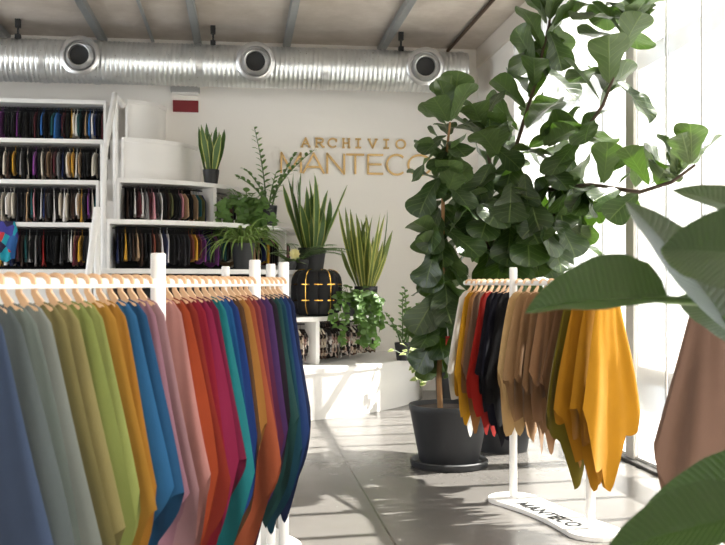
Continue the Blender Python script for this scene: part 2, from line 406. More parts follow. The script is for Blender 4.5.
sgn = thing('wall_lettering', 'raised gold capital lettering in two lines on the back wall', 'sign', (wx(350), YB-.03, 3.0))
EX, EY, EZ = Vector((1, 0, 0)), Vector((0, 0, 1)), Vector((0, -1, 0))
zb = P(340, 175, 1); zz = lambda py: EYE+(HORIZ-py)/FPX*(YB/P(340, 283, 1).y)
for font, word, spans, y0, y1, th in ((SANS, 'MANTECO', ((281, 301), (303, 324), (327, 344), (346, 364), (367, 383), (386, 405), (408, 431)), 174, 154, .027),
                                      (SLAB, 'ARCHIVIO', ((301, 310), (315, 324), (328, 337), (342, 350), (354, 362), (368, 377), (382, 390), (396, 405)), 147.5, 139, .022)):
    for ch, (a, e) in zip(word, spans):
        m = MB(); letters(m, font, ch, [(wx(a), wx(e))], (0, YB-.001, zz(y0)), EX, EY, EZ, zz(y1)-zz(y0), th, .03); m.build('letter', M['gold'], sgn)

# wall lamp and red plate
c = lambda px, py: Vector((wx(px), YB, EYE+(HORIZ-py)/FPX*(YB/P(px, 283, 1).y)))
a, e = c(171, 95.5), c(200, 86.5)
lamp = thing('emergency_lamp', 'grey rectangular lamp box on the back wall under the duct', 'lamp', ((a.x+e.x)/2, YB, a.z))
m = MB(); m.box(a.x, e.x, YB-.10, YB, a.z+.03, e.z+.01); m.build('housing', M['grey_box'], lamp, bevel=.01)
m = MB(); m.box(a.x+.02, e.x-.02, YB-.095, YB, a.z, a.z+.03); m.build('lens', M['white'], lamp)
a, e = c(173, 112), c(198.5, 101)
m = MB(); m.box(a.x, e.x, YB-.03, YB, a.z, e.z); tag(m.build('wall_plate', M['red_sign'], bevel=.004), 'dark red rectangular plate on the wall below the grey lamp', 'sign')
# ================================================================== stepped shelving
STEP = .53
def TH(k): return STEP*k+.01
XC = -1.5
RT = {7: (.55, .6), 6: (1.0, 1.0), 5: (1.56, 1.4), 4: (2.25, 2.25), 3: (2.8, 2.5), 2: (3.4, 2.75), 1: (3.9, 3.2)}
XE = -1.38
def tcurve(a, bb, x0=XE, n=40):
    a0 = math.acos((x0-XC)/a) if abs((x0-XC)/a) < 1 else PI/2
    return [(XC+a*math.cos(a0*(1-i/n)), YB-.002-bb*math.sin(a0*(1-i/n))) for i in range(n+1)]
WORDK = {1: 'lowest', 2: 'second', 3: 'third', 4: 'fourth', 5: 'fifth', 6: 'sixth', 7: 'topmost'}
def sheet(m, pts, z0, z1, off=.02):
    n = len(pts); V = []
    for z in (z0, z1):
        for i, (x, y) in enumerate(pts):
            V.append((x, y, z))
    for z in (z0, z1):
        for i, (x, y) in enumerate(pts):
            p, q = pts[max(i-1, 0)], pts[min(i+1, n-1)]; d = Vector((q[0]-p[0], q[1]-p[1])).normalized()
            V.append((x-d.y*off, min(y+d.x*off, YB), z))
    F = []
    for i in range(n-1):
        F += [(i, i+1, n+i+1, n+i), (2*n+i+1, 2*n+i, 3*n+i, 3*n+i+1), (n+i, n+i+1, 3*n+i+1, 3*n+i), (i+1, i, 2*n+i, 2*n+i+1)]
    F += [(0, n, 3*n, 2*n), (n-1, 3*n-1, 4*n-1, 2*n-1)]
    m.add(V, F)
for k in range(1, 8):
    a, bb = RT[k]; H = TH(k)
    t0 = thing('shelf_tier', 'white curved %s step of the rounded shelving by the back wall' % WORDK[k] + (' with a solid front' if k in (1, 6, 7) else ', open and dark inside' if k == 3 else ' with hanging samples inside'),
               'shelf', (XC, YB-bb*.5, H-STEP), 'rounded white shelf steps')
    cv = tcurve(a, bb)
    poly = cv+[(XE, YB-.002)]
    m = MB(); m.prism(poly, H-.05, H); m.build('top_board', M['white'], t0)
    if k in (1, 6, 7):
        cv2 = tcurve(a-.015, bb-.015); m = MB(); sheet(m, cv2, H-STEP if k > 1 else 0, H-.05); m.build('front_panel', M['white'], t0, smooth=True)
    else:
        dp = .46
        cv2 = tcurve(a-dp, bb-dp, max(XE, XC-.99*(a-dp)) if True else 0); m = MB(); sheet(m, cv2, H-STEP+.001, H-.051); m.build('back_panel', M['dark_panel'], t0, smooth=True)
        cv3 = tcurve(a-.2, bb-.2); m = MB(); m.tube([(x, y, H-.085) for x, y in cv3[:-1]], .008, 6); m.build('hanging_rod', M['rod'], t0, smooth=True)
        for an in {5: (40,), 4: (24,), 2: (46,), 3: (40,)}[k]:
            ca, sa = math.cos(math.radians(an)), math.sin(math.radians(an))
            p = Vector((XC+a*ca, YB-bb*sa, 0)); tn = Vector((-a*sa, -bb*ca, 0)).normalized(); nr = Vector((tn.y, -tn.x, 0))
            if nr.y < 0: nr = -nr
            m = MB(); m.obox(p+nr*.2+Vector((0, 0, H-STEP/2-.025)), tn*.028, nr*.195, Vector((0, 0, STEP/2-.027))); m.build('divider', M['white'], t0)
    # side panel at the stair
    if bb > .5:
        m = MB(); m.box(XE-.03, XE, YB-bb*.997, YB-.004, H-STEP+(0 if k > 1 else 0), H); m.build('side_panel', M['white'], t0)

LF = {7: 12.12, 6: 11.83, 5: 11.5, 4: 11.0, 3: 10.7}
LX0, LX1 = -6.3, -1.66
for k in range(3, 8):
    H = TH(k)
    t0 = thing('shelf_bay', 'white straight %s shelf left of the stair, filled with hanging samples' % WORDK[k] if k > 3 else 'white straight lowest shelf left of the stair, behind the long rack',
               'shelf', ((LX0+LX1)/2, LF[k]+.3, H-STEP if k > 3 else 0), 'straight white shelves left of the stair')
    m = MB(); m.box(LX0, LX1, LF[k], YB-.002, H-.05, H); m.build('top_board', M['white'], t0)
    m = MB(); m.box(LX0, LX1-.03, min(LF[k]+(.46 if k > 3 else .02), YB-.03), min(LF[k]+(.48 if k > 3 else .04), YB-.005), H-STEP+.001 if k > 3 else 0, H-.051); m.build('back_panel' if k > 3 else 'front_panel', M['dark_panel' if k > 3 else 'white'], t0)
    m = MB(); m.box(LX1-.03, LX1, LF[k]+.0, YB-.004, H-STEP+.001 if k > 3 else 0, H-.051); m.build('side_panel', M['white'], t0)
    if k > 3:
        m = MB(); m.tube([(LX0, LF[k]+.2, H-.085), (LX1-.03, LF[k]+.2, H-.085)], .008, 6); m.build('hanging_rod', M['rod'], t0, smooth=True)

# narrow white stair with tube handrails in the lane between
st = thing('staircase', 'narrow white stair climbing between the two shelf blocks', 'stairs', (-1.52, 10.2, 0))
m = MB()
for i in range(12):
    m.box(-1.62, -1.44, 10.1+.19*i, 10.1+.19*(i+1)+.02, 0, .27*(i+1))
m.build('steps', M['white'], st)
def rail_thing(label, tubes, base):
    t0 = thing('handrail', label, 'handrail', base)
    for nm, pts, r in tubes:
        m = MB(); m.tube(pts, r, 12); m.build(nm, M['white_metal'], t0, smooth=True)
pa = P(115, 94, 11.35); pb = P(105, 150, 10.9); pc = P(103.5, 185, 10.75)
rail_thing('upper white tube handrail rising beside the top shelves', [
    ('rail', [P(123, 105, 11.75), pa+Vector((0, .04, -.01)), pa, pb, pc, Vector((pc.x, pc.y, .81))], .036),
    ('post', [P(115.5, 98, 11.36), Vector((P(115.5, 98, 11.36).x, P(115.5, 98, 11.36).y, 1.7))], .034)], (pc.x, pc.y, .81))
pa = P(97, 209, 9.75); pb = P(88.5, 275, 9.35)
rail_thing('lower white tube handrail by the foot of the stair', [
    ('rail', [pa+Vector((0, 0, .0)), pb, Vector((pb.x, pb.y-.02, 0))], .036),
    ('post', [pa+Vector((0, .005, .02)), Vector((pa.x, pa.y+.005, 0))], .036)], (pa.x, pa.y, 0))

# ------------------------------------------------------------------ hanging samples
PAL = [('black', (20, 19, 21), 8), ('charcoal', (46, 45, 48), 4), ('dark brown', (64, 46, 38), 3), ('cream', (216, 206, 190), 2.6), ('white', (238, 234, 230), 2.6), ('tan', (168, 138, 108), 2.4),
       ('rust', (130, 66, 48), .9), ('mustard yellow', (206, 156, 54), 1), ('olive green', (104, 104, 66), 1.2), ('dark teal', (34, 84, 88), 1), ('navy', (34, 44, 84), 1.5), ('burgundy', (92, 40, 48), 1.4),
       ('grey', (134, 132, 132), 2.4), ('dusty pink', (196, 138, 148), .7), ('purple', (128, 66, 138), .5), ('bright blue', (52, 104, 170), .7), ('red', (150, 40, 40), .3)]
PRN = [('pale grey and black printed', printed('print_grey', [(30, 28, 30), (170, 165, 165), (220, 212, 208), (110, 96, 92), (60, 50, 50)], 26)),
       ('pinkish beige and black printed', printed('print_pink', [(36, 28, 28), (206, 178, 166), (228, 216, 206), (140, 106, 98), (50, 44, 46)], 22)),
       ('cream and brown printed', printed('print_cream', [(226, 216, 200), (90, 66, 54), (188, 168, 148), (40, 34, 34), (200, 190, 180)], 30))]
def pick(): return R.choices(PAL, [w for *_, w in PAL])[0]
SW = []
for vv in range(10):
    rr = random.Random(40+vv); m = MB(); nz, ny = 9, 7; ph = rr.uniform(0, 6); wid = .29+rr.uniform(-.05, .03); ht = .40+rr.uniform(-.07, .01); tkn = rr.uniform(.55, 1.25)
    V = []; F = []
    for sgn_ in (1, -1):
        for i in range(nz):
            tt = i/(nz-1); hw = (.07+(wid/2-.07)*min(1, tt*4)); 
            for j in range(ny):
                a = j/(ny-1)*2-1
                thick = (.003+.011*tt*(1-.3*abs(a)))*tkn
                wv = .010*tt*math.sin(a*2.6+ph+tt*2)
                V.append((sgn_*thick+wv, a*hw, -.055-(ht-.055)*tt-(.02*math.sin(a*4+ph) if i == nz-1 else 0)))
    N = nz*ny
    for g in (0, N):
        for i in range(nz-1):
            for j in range(ny-1):
                q = (g+i*ny+j, g+i*ny+j+1, g+(i+1)*ny+j+1, g+(i+1)*ny+j); F.append(q if g else q[::-1])
    for j in range(ny-1):
        F.append((j, j+1, N+j+1, N+j)); q = (nz-1)*ny+j; F.append((q+1, q, N+q, N+q+1))
    for i in range(nz-1):
        F.append((i*ny, N+i*ny, N+(i+1)*ny, (i+1)*ny)); q = i*ny+ny-1; F.append((q, q+ny, N+q+ny, N+q))
    m.add(V, F)
    m.tube([(0, .012, .0), (0, .010, .012), (0, 0, .018), (0, -.010, .012), (0, -.006, -.02), (0, 0, -.055)], .0022, 5)   # wire hook
    me = m.build('sample_proto', fabric((20, 19, 21)), loc=(0, 0, 0), smooth=True).data
    SW.append(me)
for o in [o for o in COL.objects if o.name.startswith('sample_proto')]: bpy.data.objects.remove(o)
for q, me in enumerate(SW): me.name = 'hanging_sample_%d' % q
proto = bpy.data.objects.new('hanging_sample', SW[0]); first = [True]
def sample(pos, rz, where, group, prn=False):
    o = proto if first[0] else proto.copy()
    first[0] = False
    o.data = R.choice(SW); COL.objects.link(o)
    nm, mt = R.choice(PRN) if prn else (lambda p: (p[0], fabric(p[1])))(pick())
    o.material_slots[0].link = 'OBJECT'; o.material_slots[0].material = mt
    o.location = pos; o.rotation_euler = (0, 0, rz); o.scale = (1, 1, rv(.96, 1.02)) if False else (1, 1, 1)
    tag(o, '%s fabric sample hanging %s' % (nm, where), 'fabric sample', group)
for k in (7, 6, 5, 4):
    H = TH(k); x = LX1-.06
    while x > -2.98:
        sample((x, LF[k]+.2, H-.085), rv(-.2, .2), 'in the %s straight shelf' % WORDK[k], 'fabric samples in the %s straight shelf' % WORDK[k])
        x -= rv(.032, .044)
for k, a0, a1, st_ in ((5, 82, 14, .041), (4, 85, 14, .041), (2, 57, 17, .045)):
    a, bb = RT[k]; a, bb = a-.2, bb-.2; an = math.radians(a0)
    dv = {5: 40, 4: 24, 2: 46}[k]
    while an > math.radians(a1):
        sp_ = Vector((a*math.sin(an), bb*math.cos(an))).length
        p = Vector((XC+a*math.cos(an), YB-bb*math.sin(an), TH(k)-.085)); tn = Vector((-a*math.sin(an), -bb*math.cos(an), 0)).normalized()
        if abs(math.degrees(an)-dv) > math.degrees(.055/sp_):
            sample(p, math.atan2(tn.y, tn.x)+rv(-.1, .1), 'in the %s rounded shelf' % WORDK[k], 'fabric samples in the %s rounded shelf' % WORDK[k], prn=(k == 2))
        an -= rv(.9, 1.12)*st_/sp_
# bright patterned scarf folded over the shelf edge at the left
m = MB(); cx = P(2, 222, 10.53); V = []; nx, nz = 15, 18; path = [(.16, .012), (.06, .013), (-.012, .008)]+[(-.02-.045*math.sin(PI*min(1, i/12)), -.03-.40*i/14) for i in range(15)]
for i, (yy, zz0) in enumerate(path):
    tt = max(0, (i-2)/15)
    for j in range(nx):
        a = j/(nx-1)*2-1; w_ = .17*(1-.25*(2*tt-1)**2)
        V.append((cx.x+a*w_+.012*math.sin(tt*6), LF[4]+yy-.02*tt*(1+math.sin(a*9+tt*3)), TH(4)+zz0-(.02*math.sin(a*5) if i == len(path)-1 else 0)))
m.add(V, [(i*nx+j, (i+1)*nx+j, (i+1)*nx+j+1, i*nx+j+1) for i in range(nz-1) for j in range(nx-1)])
sc_ = printed('bright_print', [(40, 90, 150), (30, 150, 170), (190, 40, 90), (40, 30, 60), (180, 50, 50), (60, 60, 140)], 9)
so = m.build('patterned_scarf', sc_, smooth=True); so.modifiers.new('thickness', 'SOLIDIFY').thickness = .008
tag(so, 'bright blue and pink patterned scarf hanging from the shelf at the far left', 'scarf')
# ================================================================== garment racks
RAIL_Z = EYE; RAIL_R = .016; POST_R = .026
def ssurf(pts, z0, z1): pass
def rack(label, o, d, s0, s1, posts, base, mark=False, group=None):
    """o: a point under the rail, d: unit direction of the rail"""
    t0 = thing('garment_rack', label, 'clothes rack', (o.x, o.y, 0), group)
    n = Vector((-d.y, d.x, 0))
    m = MB(); a = o+d*s0; e = o+d*s1
    m.tube([(a.x, a.y, RAIL_Z), (e.x, e.y, RAIL_Z)], RAIL_R, 12); m.build('rail', M['white_metal'], t0, smooth=True)
    for s in posts:
        p = o+d*s; m = MB()
        m.lathe([(0, .03), (POST_R, .03), (POST_R, 1.55), (POST_R-.004, 1.554), (0, 1.554)], (p.x, p.y, 0), 20); m.build('post', M['white_metal'], t0, smooth=True)
    # boomerang shaped base plate, rounded ends and a waist that bows to one side
    b0, b1, bow = base; L = (b1-b0); pts = []
    N = 14
    for i in range(N+1):
        tt = i/N; s = b0+.17+(L-.34)*tt; pts.append((s, -.165+bow*math.sin(PI*tt)))
    for i in range(1, 10):
        an = -PI/2+PI*i/10; pts.append((b1-.17+.17*math.cos(an), .165*math.sin(an)))
    for i in range(N+1):
        tt = 1-i/N; s = b0+.17+(L-.34)*tt; pts.append((s, .165-.02*math.sin(PI*tt)))
    for i in range(1, 10):
        an = PI/2+PI*i/10; pts.append((b0+.17+.17*math.cos(an), .165*math.sin(an)))
    m = MB(); m.prism_frame([(x, y) for x, y in pts], o, d, n, Vector((0, 0, 1)), .03)
    bo = m.build('base_plate', M['white_metal'], t0, bevel=.004)
    return t0, bo, n

# cloth draped over a small hanger: local x across, y along the rail, z up from the rail
def cloth_mesh(seed, tip, flare, amp, thick=.018, half=.062, tilt=0.0, nzz=2):
    zig = .045 if nzz == 2 else .085
    rr = random.Random(seed); nc, nr = 27, 26                    # closed loop: front and back layer meet in soft rounded folds
    ph1, ph2, ph3 = (rr.uniform(0, 6.28) for _ in range(3)); k1 = rr.uniform(1.4, 2.4); k2 = rr.uniform(3., 4.4)
    z0 = [rr.uniform(0, 1) for _ in range(2)]; cc = rr.uniform(-.25, .25); dp = rr.uniform(.34, .48); bk = rr.choice((-1, 1))*rr.uniform(.02, .10)
    def tri(x): x = x % 1; return 1-4*abs(x-.5)
    m = MB(); loop = [(j/(nc-1)*2-1, 0) for j in range(nc)]+[(1-j/(nc-1)*2, 1) for j in range(1, nc-1)]
    def hem(a, side):
        edge = abs(a)**4                                       # both layers share the fold lines at the sides
        return tip*(1-dp*abs(a-cc*(1-edge))**1.1)+(1-edge)*(zig*tri(a*nzz/2+z0[side])+(bk if side else -bk)*.5)
    V = []; top = -.050
    for i in range(nr+1):
        for a, side in loop:
            s = hem(a, side)*(i/nr)**1.15
            W = half*min(1, .72+s*9)+flare*min(1.12, (s/.75))**.9
            g = min(1, s/.35); gg = min(1, s/.5)
            tk = .0068+thick*g
            prof = math.sqrt(max(0, 1-abs(a)**3.2))
            w = amp*gg*(.6*math.sin(a*k1*1.6+ph1+s*.7)+.4*math.sin(a*k2*1.5+ph2-s*1.2))
            off = tk*prof*(1+.45*gg*math.sin(a*k2*1.9+ph3+side*2+s*.6)+(.16 if nzz == 2 else .08)*math.sin(a*k2*3.1+ph1+s*1.5))
            if i == 0: off *= .45
            x = a*W+tilt*s+.014*math.sin(s*4+ph3)*min(1, s*1.5)
            z = top-.30*half*abs(a)**1.6-s*(1-.05*abs(a))-(.004 if i else 0)
            V.append((x, (off if side == 0 else -off)+w, z))
    n = len(loop)
    F = [(i*n+j, (i+1)*n+j, (i+1)*n+(j+1) % n, i*n+(j+1) % n) for i in range(nr) for j in range(n)]
    F += [(j, j+1, n-1-j, n-j) for j in range(1, nc-2)]+[(0, 1, n-1), (nc-2, nc-1, nc)]
    m.add(V, F)
    return m
# one wooden hanger: plywood hook over the rail, neck and two short sloping arms
hm = MB(); ri, ro = RAIL_R+.001, RAIL_R+.013
hook = [(ro*math.cos(math.radians(a)), ro*math.sin(math.radians(a))) for a in range(-10, 181, 10)]
hook_in = [(ri*math.cos(math.radians(a)), ri*math.sin(math.radians(a))) for a in range(180, -11, -10)]
hm.prism_frame(hook+hook_in, (0, -.005, 0), Vector((1, 0, 0)), Vector((0, 0, 1)), Vector((0, 1, 0)), .010)
hm.prism_frame([(-.029, .001), (-.017, .001), (-.013, -.025), (.004, -.045), (.010, -.056), (.034, -.066), (.038, -.072), (.034, -.079), (0, -.070), (-.034, -.079), (-.038, -.072), (-.034, -.066), (-.014, -.058), (-.028, -.03)],
               (0, -.005, 0), Vector((1, 0, 0)), Vector((0, 0, 1)), Vector((0, 1, 0)), .010)
hproto = hm.build('wooden_hanger', M['hanger'], loc=(0, 0, 0)); hfirst = [True]
def hang(o, d, s, near, name, rgb, tip, flare, amp, rackname, seed, thick=.010, half=.062, tilt=0, grp=None, nzz=2, dim=.84):
    rgb = tuple(int(q*k) for q, k in zip(rgb, (dim, dim, dim))); p = o+d*s; ex = near; rz = math.atan2(ex.y, ex.x)+rv(-.05, .05)
    h = hproto if hfirst[0] else hproto.copy()
    if not hfirst[0]: COL.objects.link(h)
    hfirst[0] = False
    h.location = (p.x, p.y, RAIL_Z); h.rotation_euler = (0, 0, rz)
    tag(h, 'wooden hanger carrying the %s fabric on the %s' % (name, rackname), 'hanger', 'wooden hangers on the %s' % rackname)
    m = cloth_mesh(seed, tip, flare, amp, thick, half, tilt, nzz)
    c = m.build('draped_fabric', fabric(rgb), loc=(0, 0, 0), smooth=True)
    c.location = (p.x, p.y, RAIL_Z); c.rotation_euler = (0, 0, rz)
    tag(c, '%s fabric length draped on a hanger of the %s' % (name, rackname), 'fabric', 'fabric lengths on the %s' % rackname)

# ---- long left rack
oL = C2R(-.71, 3.3); dL = D2R(.2314, 1); nearL = D2R(.974, -.2255)
rack('long white garment rack on the left, packed with colourful fabrics', oL, dL, -1.3, 1.44, (-.98, 0, 1.0, 1.425), (-1.15, .2, .05))
LEFT = [('steel blue', (74, 90, 120)), ('dark sage grey', (92, 102, 102)), ('sage grey', (126, 136, 131)), ('pale grey green', (146, 152, 144)),
        ('khaki', (140, 130, 82)), ('sand khaki', (156, 144, 94)), ('lime green', (142, 154, 82)), ('chartreuse', (160, 168, 96)), ('golden mustard', (190, 140, 54)), ('bronze gold', (184, 130, 46)),
        ('cornflower blue', (44, 104, 154)), ('petrol blue', (32, 82, 124)), ('mauve', (160, 114, 130)), ('rose beige', (178, 136, 142)), ('salmon pink', (186, 130, 124)),
        ('burnt orange', (164, 66, 32)), ('rust red', (142, 44, 28)), ('crimson', (142, 24, 42)), ('raspberry', (132, 22, 62)), ('wine', (112, 18, 54)), ('teal', (20, 112, 118)), ('azure', (24, 86, 140)), ('royal blue', (24, 54, 116)),
        ('chocolate', (84, 56, 34)), ('ochre', (172, 118, 54)), ('copper', (158, 78, 46)), ('brick rose', (134, 54, 56)), ('plum', (96, 38, 70)), ('violet', (72, 42, 92)), ('aubergine', (36, 26, 38)), ('pine green', (26, 64, 62)), ('deep teal', (24, 70, 88)), ('navy', (26, 52, 104)), ('dark navy', (24, 34, 70))]
s = -1.02; n = len(LEFT); i = 0; stp = (1.39+1.04)/(n)
while i < n:
    for ps in (-.98, 0, 1.0, 1.425):
        if abs(s-ps) < .036: s = ps+.036
    nm, c = LEFT[i]; c = tuple(int(q*.87) for q in c)
    hang(oL, dL, s, nearL, nm, c, rv(.98, 1.12)+(.03 if s > .7 else 0), (.175-.033*(s+1.04)), .018, 'long left rack', 100+i)
    s += stp*rv(.93, 1.03); i += 1

# ---- rack standing behind it (only its two post tops show)
rack('white garment rack half hidden behind the long left rack', C2R(-.85, 5.9), D2R(.34, -.7), -.2, .95, (0, .80), (-.17, .97, .05))

# ---- right rack
oR = C2R(1.0, 6.3); dR = D2R(.371, -.928); nearR = D2R(-.928, -.371)
_, rb, nR = rack('white garment rack on the right with tan and mustard fabrics', oR, dR, -.68, 1.12, (0, .86), (-.17, 1.06, .05))
m = MB()
letters(m, SANS, 'MANTECO', [(.0+a*.1, .0+a*.1+w) for a, w in ((0, .075), (1, .075), (2, .07), (2.9, .06), (3.7, .055), (4.45, .07), (5.3, .08))], oR+dR*.18-nR*.085+Vector((0, 0, .0305)), dR, nR if False else nR, Vector((0, 0, 1)), .085, .019, .003)
m.build('lettering', M['black_ink'], rb)
RIGHT = [(-.62, 'white', (232, 230, 226)), (-.54, 'sun yellow', (206, 150, 30)), (-.47, 'caramel', (156, 108, 60)), (-.40, 'taupe', (112, 88, 70)), (-.31, 'vermilion red', (160, 30, 22)), (-.22, 'ink black', (24, 22, 32)), (-.145, 'midnight navy', (20, 20, 34)), (-.075, 'jet black', (16, 15, 18)),
         (.075, 'cream beige', (204, 170, 118)), (.17, 'light camel', (166, 130, 92)), (.265, 'camel', (152, 116, 82)), (.36, 'walnut beige', (140, 106, 76)), (.455, 'warm tan', (150, 112, 80)), (.55, 'dark tan', (126, 92, 64)), (.64, 'mocha', (112, 82, 56)), (.72, 'olive', (112, 100, 28)), (.80, 'honey', (176, 122, 24)), (.93, 'mustard', (178, 124, 24)), (1.03, 'bright mustard', (186, 130, 26))]
for i, (s, nm, c) in enumerate(RIGHT):
    hang(oR, dR, s, nearR, nm, c, rv(.92, 1.0) if s < 0 else rv(.86, .96) if s < .7 else rv(1.02, 1.12), .125 if s < .7 else .14, .026 if s > 0 else .018, 'right rack', 300+i, thick=.024 if s > 0 else .016, half=.07, nzz=3)

# ---- rack at the right edge of the view
oD = C2R(1.40, 3.75); dD = D2R(.35, .94); nearD = D2R(-.94, .35)
rack('white garment rack at the right edge carrying brown fabrics', oD, dD, -.12, 1.3, (.55, 1.2), (.35, 1.4, .04))
for i, (s, nm, c) in enumerate(((-.02, 'cocoa brown', (104, 80, 68)), (.08, 'fawn brown', (116, 90, 76)), (.18, 'hazel brown', (98, 74, 62)))):
    hang(oD, dD, s, nearD, nm, c, 1.02, .17, .02, 'right edge rack', 400+i, thick=.024, half=.09)
# ================================================================== plants
def pot_prof(r0, r1, h, lip=.02): return [(0, .004), (r0*.96, 0), (r0, .012), (r1*.99, h-.05), (r1, h-.045), (r1*1.02, h-.008), (r1*1.005, h), (r1-lip, h), (r1-lip-.005, h-.05), (0, h-.05)]
def pot_part(root, c, r0, r1, h, mt, soil=True):
    m = MB(); m.lathe(pot_prof(r0, r1, h), c, 36); p = m.build('pot', mt, root, smooth=True)
    if soil:
        m = MB(); m.lathe([(0, h-.028), (r1*.5, h-.03), (r1-.022, h-.036)], c, 24); m.build('soil', M['soil'], root, smooth=True)
    return p
def fig_leaf(m, p, out, up, L, rr, droop=None):
    out = Vector(out).normalized(); d = (out*math.cos(up)+Vector((0, 0, 1))*math.sin(up)).normalized()
    n = Vector((0, 0, 1))*math.cos(up)-out*math.sin(up)
    sd = d.cross(n); n = Quaternion(d, rr.uniform(-.7, .7)) @ n
    st = Vector(p)+d*.03
    m.leaf(st, d, n, L, L*rr.uniform(.34, .41), FIDDLE, droop if droop is not None else rr.uniform(.15, .8), rr.uniform(.05, .25), rr.uniform(.06, .15), 12, 3, rr.uniform(-.35, .35), rr.uniform(0, 6))
def along(pts, t_):
    pts = [Vector(p) for p in pts]; ls = [(b-a).length for a, b in zip(pts, pts[1:])]; s = t_*sum(ls)
    for (a, b), l in zip(zip(pts, pts[1:]), ls):
        if s <= l: return a+(b-a)*(s/l), (b-a).normalized()
        s -= l
    return pts[-1], (pts[-1]-pts[-2]).normalized()
def fig_branch(m, pts, n, L0, L1, rr, t0=.05, up0=-.2, up1=.9):
    for i in range(n):
        t_ = t0+(1-t0)*(i+.5)/n; p, d = along(pts, t_)
        an = i*2.399+rr.uniform(-.4, .4); e = d.orthogonal().normalized(); f = d.cross(e)
        out = e*math.cos(an)+f*math.sin(an)+d*.35; hz = Vector((out.x, out.y, out.z*.5))
        if hz.length < .1: hz = Vector((1, 0, 0))
        up = (rr.uniform(-1.2, -.3) if rr.random() > .25+.6*t_ else rr.uniform(.5, 1.2))
        fig_leaf(m, p, hz, up, rr.uniform(L0, L1)*(1-.25*max(0, t_-.8)*5*.6), rr)

# ---- tall slim fiddle leaf fig in the charcoal planter
rr = random.Random(5)
c = P(449, 463, 7.55); c.z = 0
fig = thing('fiddle_leaf_fig', 'tall slim fiddle leaf fig in a round charcoal planter on the concrete floor', 'plant', c)
m = MB(); m.lathe([(0, 0), (.29, 0), (.305, .01), (.31, .05), (.30, .058), (.28, .05), (.27, .03), (0, .03)], c, 40); m.build('saucer', M['pot'], fig, smooth=True)
pot_part(fig, c+Vector((0, 0, .031)), .235, .315, .46, M['pot'])
tp = [c+Vector((-.07, 0, .44)), P(439, 380, 7.5), P(440, 350, 7.5), P(442, 280, 7.5), P(443, 200, 7.5), P(447, 150, 7.5), P(450, 122, 7.5)]
m = MB(); m.tube(tp, [.024, .022, .02, .018, .015, .012, .008], 10); m.build('trunk', M['trunk'], fig, smooth=True)
m = MB()
for i in range(70):
    t_ = .24+.74*i/69; p, d = along(tp, t_); an = i*2.399+rr.uniform(-.3, .3)
    fig_leaf(m, p, (math.cos(an), math.sin(an), 0), (rr.uniform(-1.25, -.35) if rr.random() > t_-.35 else rr.uniform(.4, 1.1)), rr.uniform(.32, .43)*(1-.28*t_), rr)
for px, py, up, L in ((464, 128, .9, .36), (438, 118, 1.1, .34), (446, 112, 1.25, .36), (460, 118, 1.2, .40), (430, 125, .7, .28)):
    p = tp[-1]+Vector((0, 0, -.02)); q = P(px, py, 7.4)-p; fig_leaf(m, p, (q.x, q.y-.1, 0), up, L, rr, .3)
for px, py, L in ((425, 215, .3), (468, 235, .32), (415, 185, .3), (470, 200, .3), (412, 250, .3), (466, 290, .3), (424, 300, .32), (455, 320, .32), (430, 330, .3), (415, 160, .28)):
    p = P(441, py-10, 7.45); q = P(px, py, 7.3)-p; fig_leaf(m, p, (q.x, q.y, 0), rr.uniform(-1.1, -.4), L*1.25, rr)
m.build('foliage', M['fig'], fig, smooth=True)
tg = thing('plant_tag', 'small red tag on a white string hanging from the slim fig', 'tag', P(448, 350, 7.25))
m = MB(); q = P(448, 342, 7.25); m.obox(q, Vector((.018, 0, 0)), Vector((0, .002, 0)), Vector((0, 0, .045))); m.build('card', M['red_tag'], tg)
m = MB(); m.tube([q+Vector((0, 0, .045)), P(447.5, 328, 7.3), P(443, 316, 7.42)], .004, 6); m.build('string', M['white'], tg)

# ---- big branching fiddle leaf fig behind the right rack
rr = random.Random(8)
c = P(503, 283, 8.25); c.z = 0
big = thing('fiddle_leaf_fig', 'large branching fiddle leaf fig spreading above the right rack', 'plant', c)
pot_part(big, c, .21, .27, .46, M['pot'])
fork = P(505, 205, 8.2)
m = MB(); m.tube([c+Vector((0, 0, .40)), P(500, 300, 8.25), P(496, 240, 8.2), fork], [.034, .032, .028, .025], 10); tr = m.build('trunk', M['branch'], big, smooth=True)
BR = [([fork, P(515, 150, 8.1), P(535, 85, 8.0), P(549, 25, 7.95), P(552, 2, 7.95)], 24, .34, .44),
      ([fork, P(545, 190, 7.9), P(575, 145, 7.5), P(603, 105, 7.2), P(620, 60, 7.05), P(632, 5, 7.0)], 26, .34, .44),
      ([P(545, 190, 7.9), P(590, 185, 7.2), P(640, 192, 6.5), P(672, 182, 5.95), P(695, 165, 5.75)], 22, .26, .33),
      ([fork, P(490, 165, 7.9), P(480, 110, 7.8)], 16, .3, .38),
      ([P(498, 255, 8.2), P(520, 225, 7.8), P(555, 215, 7.5)], 18, .3, .38),
      ([P(498, 270, 8.2), P(480, 230, 7.9), P(468, 195, 7.8)], 16, .28, .36)]
fm = MB()
for pts, n, L0, L1 in BR:
    m = MB(); m.tube(pts, [.02-.012*i/(len(pts)-1) for i in range(len(pts))], 8); m.build('branch', M['branch'], big, smooth=True)
    fig_branch(fm, pts, n, L0, L1, rr, .12)
    for q in range(8 if len(pts) > 3 else 0):
        p_, d_ = along(pts, .86+.018*q); an = q*2.4
        fig_leaf(fm, p_, (math.cos(an), math.sin(an), 0), rr.uniform(.1, 1.2), rr.uniform(L0, L1), rr)
cen = P(518, 195, 7.9)
